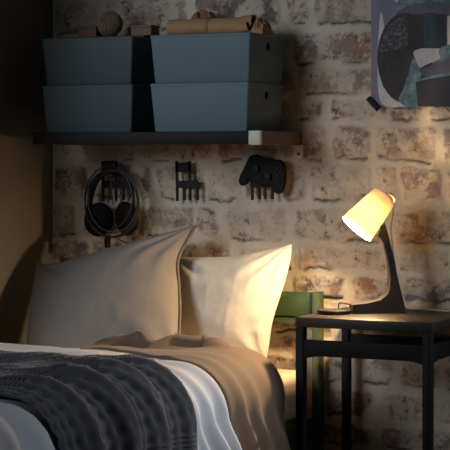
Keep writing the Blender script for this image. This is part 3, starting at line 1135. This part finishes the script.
carton(78, 96, -0.165, 0.036, M_card, 'small reddish brown carton to one side of the twine ball, near the side wall')
carton(131, 151, -0.165, 0.034, M_card2, 'small tan brown carton between the twine ball and the lighter boxes')
bm = bmesh.new()
box(bm, (float(at(57, 37, -0.12)[0]), -0.15, BT), (float(at(76, 37, -0.12)[0]), -0.07, BT + 0.004), 0.001)
tag(link_mesh('card', bm_mesh(bm), M_paper), 'pale folded card at the wall end of the darker box stack', 'card')


# ------------------------------------------------------------------ hooks
def flat(poly, Y, thick, bm=None, bev=0.0006):
    bm = bm or bmesh.new()
    prism(bm, [at(px, py, Y) for px, py in poly], (0, -1, 0), thick, bev, 1)
    return bm


def hook(dx, dy, label):
    Yh = -0.026
    c = at(186 + dx, 180 + dy, Yh)
    t = thing('chair_hook', (c[0], Yh, c[2]), label, 'hook', 'black chair-shaped wall hooks')
    q = lambda *p: [(a + dx, b + dy) for a, b in p]
    bm = bmesh.new()
    flat(q((176, 163), (191, 162), (191, 171.5), (176, 172.5)), Yh, 0.004, bm)
    link_mesh('hook_backrest', bm_mesh(bm), M_hook, t, smooth=False)
    bm = bmesh.new()
    flat(q((175.6, 161), (178.6, 161), (179, 201), (176.4, 201)), Yh, 0.004, bm)
    flat(q((188.4, 161), (191.2, 161), (191.6, 182), (189, 182)), Yh, 0.004, bm)
    link_mesh('hook_post', bm_mesh(bm), M_hook, t, smooth=False)
    bm = bmesh.new()
    flat(q((177, 181), (198, 180), (199.6, 187.5), (177, 188)), Yh - 0.0008, 0.005, bm)
    link_mesh('hook_seat', bm_mesh(bm), M_hook, t, smooth=False)
    for x0 in (183.4, 189.0, 196.4):
        bm = bmesh.new()
        flat(q((x0, 187), (x0 + 2.7, 187), (x0 + 2.7, 200.2), (x0 + 0.2, 200.2)), Yh, 0.004, bm)
        link_mesh('hook_prong', bm_mesh(bm), M_hook, t, smooth=False)
    bm = bmesh.new()
    p0 = at(184 + dx, 167 + dy, Yh)
    tube(bm, [(p0[0], -0.001, p0[2]), (p0[0], Yh + 0.001, p0[2])], 0.006, 12)
    link_mesh('wall_peg', bm_mesh(bm), M_hook, t)
    return t


hook(-74, 0, 'black chair-shaped wall hook with the headphones hanging on it')
hook(0, 0, 'empty black chair-shaped wall hook, middle of the three hooks')
hook(75, -1, 'black chair-shaped wall hook behind the game controller, prongs showing below it')

# game controller hanging on its hook
Yg = -0.034
gc = at(264, 172, Yg)
pad = thing('game_controller', (gc[0], Yg, gc[2]), 'black game controller hanging on the wall hook below the shelf bracket', 'game controller')
ol = [(240.6, 181.5), (242, 175), (246, 167.5), (249, 161), (251.5, 156.5), (256, 154.4), (261, 155.2), (265, 158), (269, 159.6), (273, 160.4), (277, 159.6), (281.5, 159.8),
      (285, 163), (287, 169), (287.4, 177), (286.2, 185), (283.8, 191.5), (279.5, 194), (275.5, 191.5), (273, 185.5), (268, 185), (261, 184.6), (255.5, 182.0), (252, 178.5), (249.8, 181.5), (246.8, 185), (243, 185.4)]
ol = [(p[0], p[1]) for p in smooth_path([np.array(p) for p in ol], 4, True)]
bm = bmesh.new()
prism(bm, [at(px, py, Yg) for px, py in ol], (0, -1, 0), 0.018, 0.005, 4)
link_mesh('controller_shell', bm_mesh(bm), M_plastic, pad, angle=50)
for (px, py, nm, rr, hh) in ((257, 168, 'thumb_stick', 0.010, 0.012), (268.5, 176, 'thumb_stick', 0.010, 0.012), (278, 168, 'button', 0.005, 0.004), (281, 171.5, 'button', 0.005, 0.004),
                             (275, 171.5, 'button', 0.005, 0.004), (278, 175, 'button', 0.005, 0.004)):
    c = at(px, py, Yg - 0.018)
    bm = bmesh.new()
    lathe(bm, [(rr * 0.5, -0.002), (rr * 0.5, hh * 0.6), (rr, hh * 0.75), (rr, hh), (0.0, hh * 1.02)], c, (0, -1, 0), 20)
    link_mesh(nm, bm_mesh(bm), M_cush, pad)
c = at(260, 177, Yg - 0.018)
me = boxes(((c[0] - 0.011, c[1] - 0.004, c[2] - 0.0035), (c[0] + 0.011, c[1] + 0.002, c[2] + 0.0035)), ((c[0] - 0.0035, c[1] - 0.004, c[2] - 0.011), (c[0] + 0.0035, c[1] + 0.002, c[2] + 0.011)), bev=0.001)
link_mesh('direction_pad', me, M_cush, pad)

# headphones hanging on the first hook
Yp = -0.05
hc = at(111, 170, Yp)
hp = thing('headphones', (hc[0], Yp, hc[2]), 'black over-ear headphones with looped cable hanging on the wall hook', 'headphones')
arc = smooth_path([at(px, py, Yp) for px, py in ((90.5, 214), (91, 200), (94, 187), (100, 176.5), (109, 171.5), (117, 172), (125, 177), (131, 187), (133.5, 200), (133.5, 213))], 8)
bm = bmesh.new()
n_a = len(arc)
ringv = []
for i, p in enumerate(arc):
    tn = Vector(arc[min(i + 1, n_a - 1)] - arc[max(i - 1, 0)]).normalized()
    inw = Vector((0, -1, 0)).cross(tn).normalized()
    s = math.sin(math.pi * i / (n_a - 1))
    tk, wd = 0.0035 + 0.006 * s ** 2, 0.009 + 0.007 * s
    ringv.append([bm.verts.new(Vector(p) + inw * (tk * math.cos(a)) + Vector((0, 1, 0)) * (wd * math.sin(a))) for a in np.linspace(0, 2 * math.pi, 12, endpoint=False)])
for a, b in zip(ringv[:-1], ringv[1:]):
    for k in range(12):
        bm.faces.new((a[k], a[(k + 1) % 12], b[(k + 1) % 12], b[k]))
bm.faces.new(ringv[0]); bm.faces.new(ringv[-1])
link_mesh('headband', bm_mesh(bm), M_cush, hp)
for (px, py, tilt) in ((99, 219.5, 12), (125.5, 218.5, -10)):
    c = Vector(at(px, py, Yp - 0.004))
    rot = Matrix.Rotation(R(tilt), 3, 'Y') @ Matrix.Rotation(R(24 if tilt > 0 else -24), 3, 'Z')
    bm = bmesh.new()
    ellipsoid(bm, c, (0.050, 0.021, 0.058), 28, 18, rot)
    cup = link_mesh('ear_cup', bm_mesh(bm), M_plastic, hp)
    bm = bmesh.new()
    rp_ = [c + rot @ Vector((0.033 * math.cos(a), 0.017, 0.040 * math.sin(a))) for a in np.linspace(0, 2 * math.pi, 32, endpoint=False)]
    tube(bm, rp_, 0.011, 10, True)
    sub('ear_cushion', bm_mesh(bm), M_cush, cup)
    bm = bmesh.new()
    tube(bm, smooth_path([Vector(at(91 if tilt > 0 else 133, 207, Yp)), c + Vector((-0.03 if tilt > 0 else 0.03, -0.012, 0.035)), c + Vector((0, -0.020, 0.0))], 6), 0.0042, 8)
    link_mesh('yoke', bm_mesh(bm), M_plastic, hp)
bm = bmesh.new()
for k, (rx, ry, cx, cy, rt_) in enumerate(((26.5, 34, 111.5, 203, 2), (24.5, 31.5, 112.5, 201, -5), (27, 35.5, 112, 202, -8), (22, 30, 110, 200, 8), (25.5, 33.5, 113, 204, 10))):
    ps = []
    for a in np.linspace(0, 2 * math.pi, 48, endpoint=False):
        ex, ey = rx * math.cos(a), ry * math.sin(a)
        ca, sa_ = math.cos(R(rt_)), math.sin(R(rt_))
        ps.append(at(cx + ex * ca - ey * sa_, cy + ex * sa_ + ey * ca, Yp - 0.030 - 0.003 * k + 0.016 * math.cos(a + k)))
    tube(bm, ps, 0.0027, 6, True)
tube(bm, smooth_path([at(*p) for p in ((113, 205, -0.079), (111.5, 190, -0.075), (111, 175, -0.07))], 6), 0.0026, 6)
tube(bm, smooth_path([at(*p) for p in ((114, 236, -0.06), (120, 240, -0.06), (128, 243.5, -0.05))], 6), 0.0018, 6)
tube(bm, smooth_path([at(*p) for p in ((133, 229, -0.06), (136, 236, -0.055), (138, 244, -0.05))], 6), 0.0018, 6)
link_mesh('cable', bm_mesh(bm), M_cable, hp)
bm = bmesh.new()
lathe(bm, [(0.0, 0), (0.010, 0.001), (0.011, 0.03), (0.008, 0.034), (0.007, 0.042), (0.0, 0.043)], at(107.5, 248, -0.058), (0, 0, 1), 16)
link_mesh('plug', bm_mesh(bm), M_plastic, hp)
bm = bmesh.new()
for k in range(5):
    c = at(105.5 + 2.6 * k, 166, Yp - 0.02)
    tube(bm, [Vector(c) + Vector((0.0, 0.014 * math.cos(a), 0.016 * math.sin(a))) for a in np.linspace(0, 2 * math.pi, 20, endpoint=False)], 0.0030, 6, True)
link_mesh('cable_loops', bm_mesh(bm), M_cable, hp)


# ------------------------------------------------------------------ abstract poster and its clip
def paint(name, a, b, scale, lo=0.4, hi=0.62, detail=6):
    m = bpy.data.materials.new(name)
    m.use_nodes = True
    nt = m.node_tree
    bs = nt.nodes['Principled BSDF']
    bs.inputs['Roughness'].default_value = 0.7
    tc = nt.nodes.new('ShaderNodeTexCoord')
    n = nt.nodes.new('ShaderNodeTexNoise')
    n.inputs['Scale'].default_value = scale
    n.inputs['Detail'].default_value = detail
    n.inputs['Roughness'].default_value = 0.7
    r_ = nt.nodes.new('ShaderNodeValToRGB')
    r_.color_ramp.elements[0].position, r_.color_ramp.elements[0].color = lo, (*a, 1)
    r_.color_ramp.elements[1].position, r_.color_ramp.elements[1].color = hi, (*b, 1)
    nt.links.new(tc.outputs['Object'], n.inputs['Vector'])
    nt.links.new(n.outputs['Fac'], r_.inputs[0])
    nt.links.new(r_.outputs[0], bs.inputs['Base Color'])
    return m


P_base = paint('poster slate violet', (0.20, 0.19, 0.26), (0.25, 0.24, 0.32), 9)
P_white = paint('poster chalk white', (0.55, 0.53, 0.55), (0.70, 0.67, 0.67), 12)
P_dark = paint('poster charcoal', (0.022, 0.022, 0.026), (0.042, 0.042, 0.049), 14)
P_speck = paint('poster speckled grey', (0.035, 0.036, 0.040), (0.20, 0.20, 0.20), 90, 0.46, 0.68)
P_teal = paint('poster teal wash', (0.03, 0.10, 0.13), (0.26, 0.42, 0.46), 22, 0.36, 0.68)
P_tealdark = paint('poster dark teal', (0.025, 0.045, 0.055), (0.04, 0.09, 0.105), 16)
P_navy = paint('poster navy', (0.028, 0.030, 0.044), (0.040, 0.043, 0.06), 10)
P_band = paint('poster grey violet band', (0.09, 0.09, 0.125), (0.14, 0.14, 0.19), 12)
pm = [P_base, P_white, P_dark, P_speck, P_teal, P_tealdark, P_navy, P_band]
YP = -0.020
lo_, hi_ = at(371, 107, YP), at(371, -26, YP)
px1 = float(lo_[0]) + 0.36
po = thing('poster', ((lo_[0] + px1) / 2, YP, lo_[2]), 'abstract poster in charcoal, teal and slate violet on the brick wall', 'poster')
bm = bmesh.new()
box(bm, (lo_[0], YP, lo_[2]), (px1, YP + 0.004, hi_[2]))
for f in bm.faces: f.material_index = 0


def sp(poly, n=5):
    return [tuple(p) for p in smooth_path([np.array(p, float) for p in poly], n, True)]


disc = [(405 + 27.5 * math.cos(a) * (1.0), 58 + 45 * math.sin(a)) for a in np.linspace(0, 2 * math.pi, 48, endpoint=False)]
fan = [(405, 14), (396, 18), (387, 30), (381, 44), (379.5, 52), (390, 50), (403, 49), (410, 40), (409, 22)]
layers = [
    (1, sp([(381, 12), (384, 26), (383.5, 42), (380, 60), (381, 80), (388, 96), (398, 106.6), (386, 106.6), (379.5, 98), (377.8, 80), (377.6, 55), (379, 28)])),
    (1, sp([(384, 88), (392, 98), (404, 104), (412, 106.5), (392, 106.7), (384, 101)])),
    (4, [(393, -26), (393, 2), (397, 12), (420, 8), (466, 4), (466, -26)]),
    (1, [(391, -26), (392.5, -4), (396, 3), (403, -3), (406, -26)]),
    (7, sp([(396, 14), (408, 6), (430, 2), (450, 3), (466, 8), (466, 20), (446, 18), (425, 17), (405, 20)])),
    (2, disc),
    (3, sp(fan, 3)),
    (2, [(408, 15), (447, 14), (447, 52), (408, 58)]),
    (5, [(423, 13), (436, 13), (438, 48), (425, 50)]),
    (1, [(447.5, 16), (466, 16), (466, 54), (447.5, 50)]),
    (4, sp([(414, 58), (422, 74), (417, 88), (418, 106.5), (407, 106.5), (399, 100), (404, 88), (409, 72)])),
    (1, sp([(414, 52), (422, 48.5), (434, 48.5), (446, 49), (445, 56), (436, 61), (426, 65), (420, 67.5), (416, 60)])),
    (4, sp([(440, 49), (452, 44), (466, 44), (466, 58), (446, 64), (436, 66), (440, 58)])),
    (7, sp([(420, 69), (430, 66), (444, 60), (466, 52), (466, 76), (444, 72), (428, 76), (422, 74)])),
    (4, sp([(419, 82), (426, 77), (440, 74), (466, 70), (466, 78), (440, 80), (424, 84)])),
    (6, [(416, 82), (430, 79), (466, 73), (466, 106.6), (418.5, 106.6)]),
]
for k, (mi, poly) in enumerate(layers):
    f = bm.faces.new([bm.verts.new(Vector(at(px, py, YP)) + Vector((0, -0.0002 - 0.00025 * k, 0))) for px, py in poly])
    f.material_index = mi
    if f.normal.y > 0: f.normal_flip()
me = bpy.data.meshes.new('poster')
bm.normal_update()
for f in bm.faces:
    if len(f.verts) > 4 and f.normal.y > 0: f.normal_flip()
bmesh.ops.triangulate(bm, faces=[f for f in bm.faces if len(f.verts) > 4])
bm.to_mesh(me)
bm.free()
link_mesh('poster_sheet', me, pm, po, smooth=False)
bm = bmesh.new()
prism(bm, [at(px, py, -0.024) for px, py in ((367, 99.5), (370.6, 96.4), (381, 107.6), (377.4, 111.4))], (0, -1, 0), 0.012, 0.002)
clp = link_mesh('clip', bm_mesh(bm), M_hook)
tag(clp, 'black clip set aslant on the lower corner of the poster', 'clip')
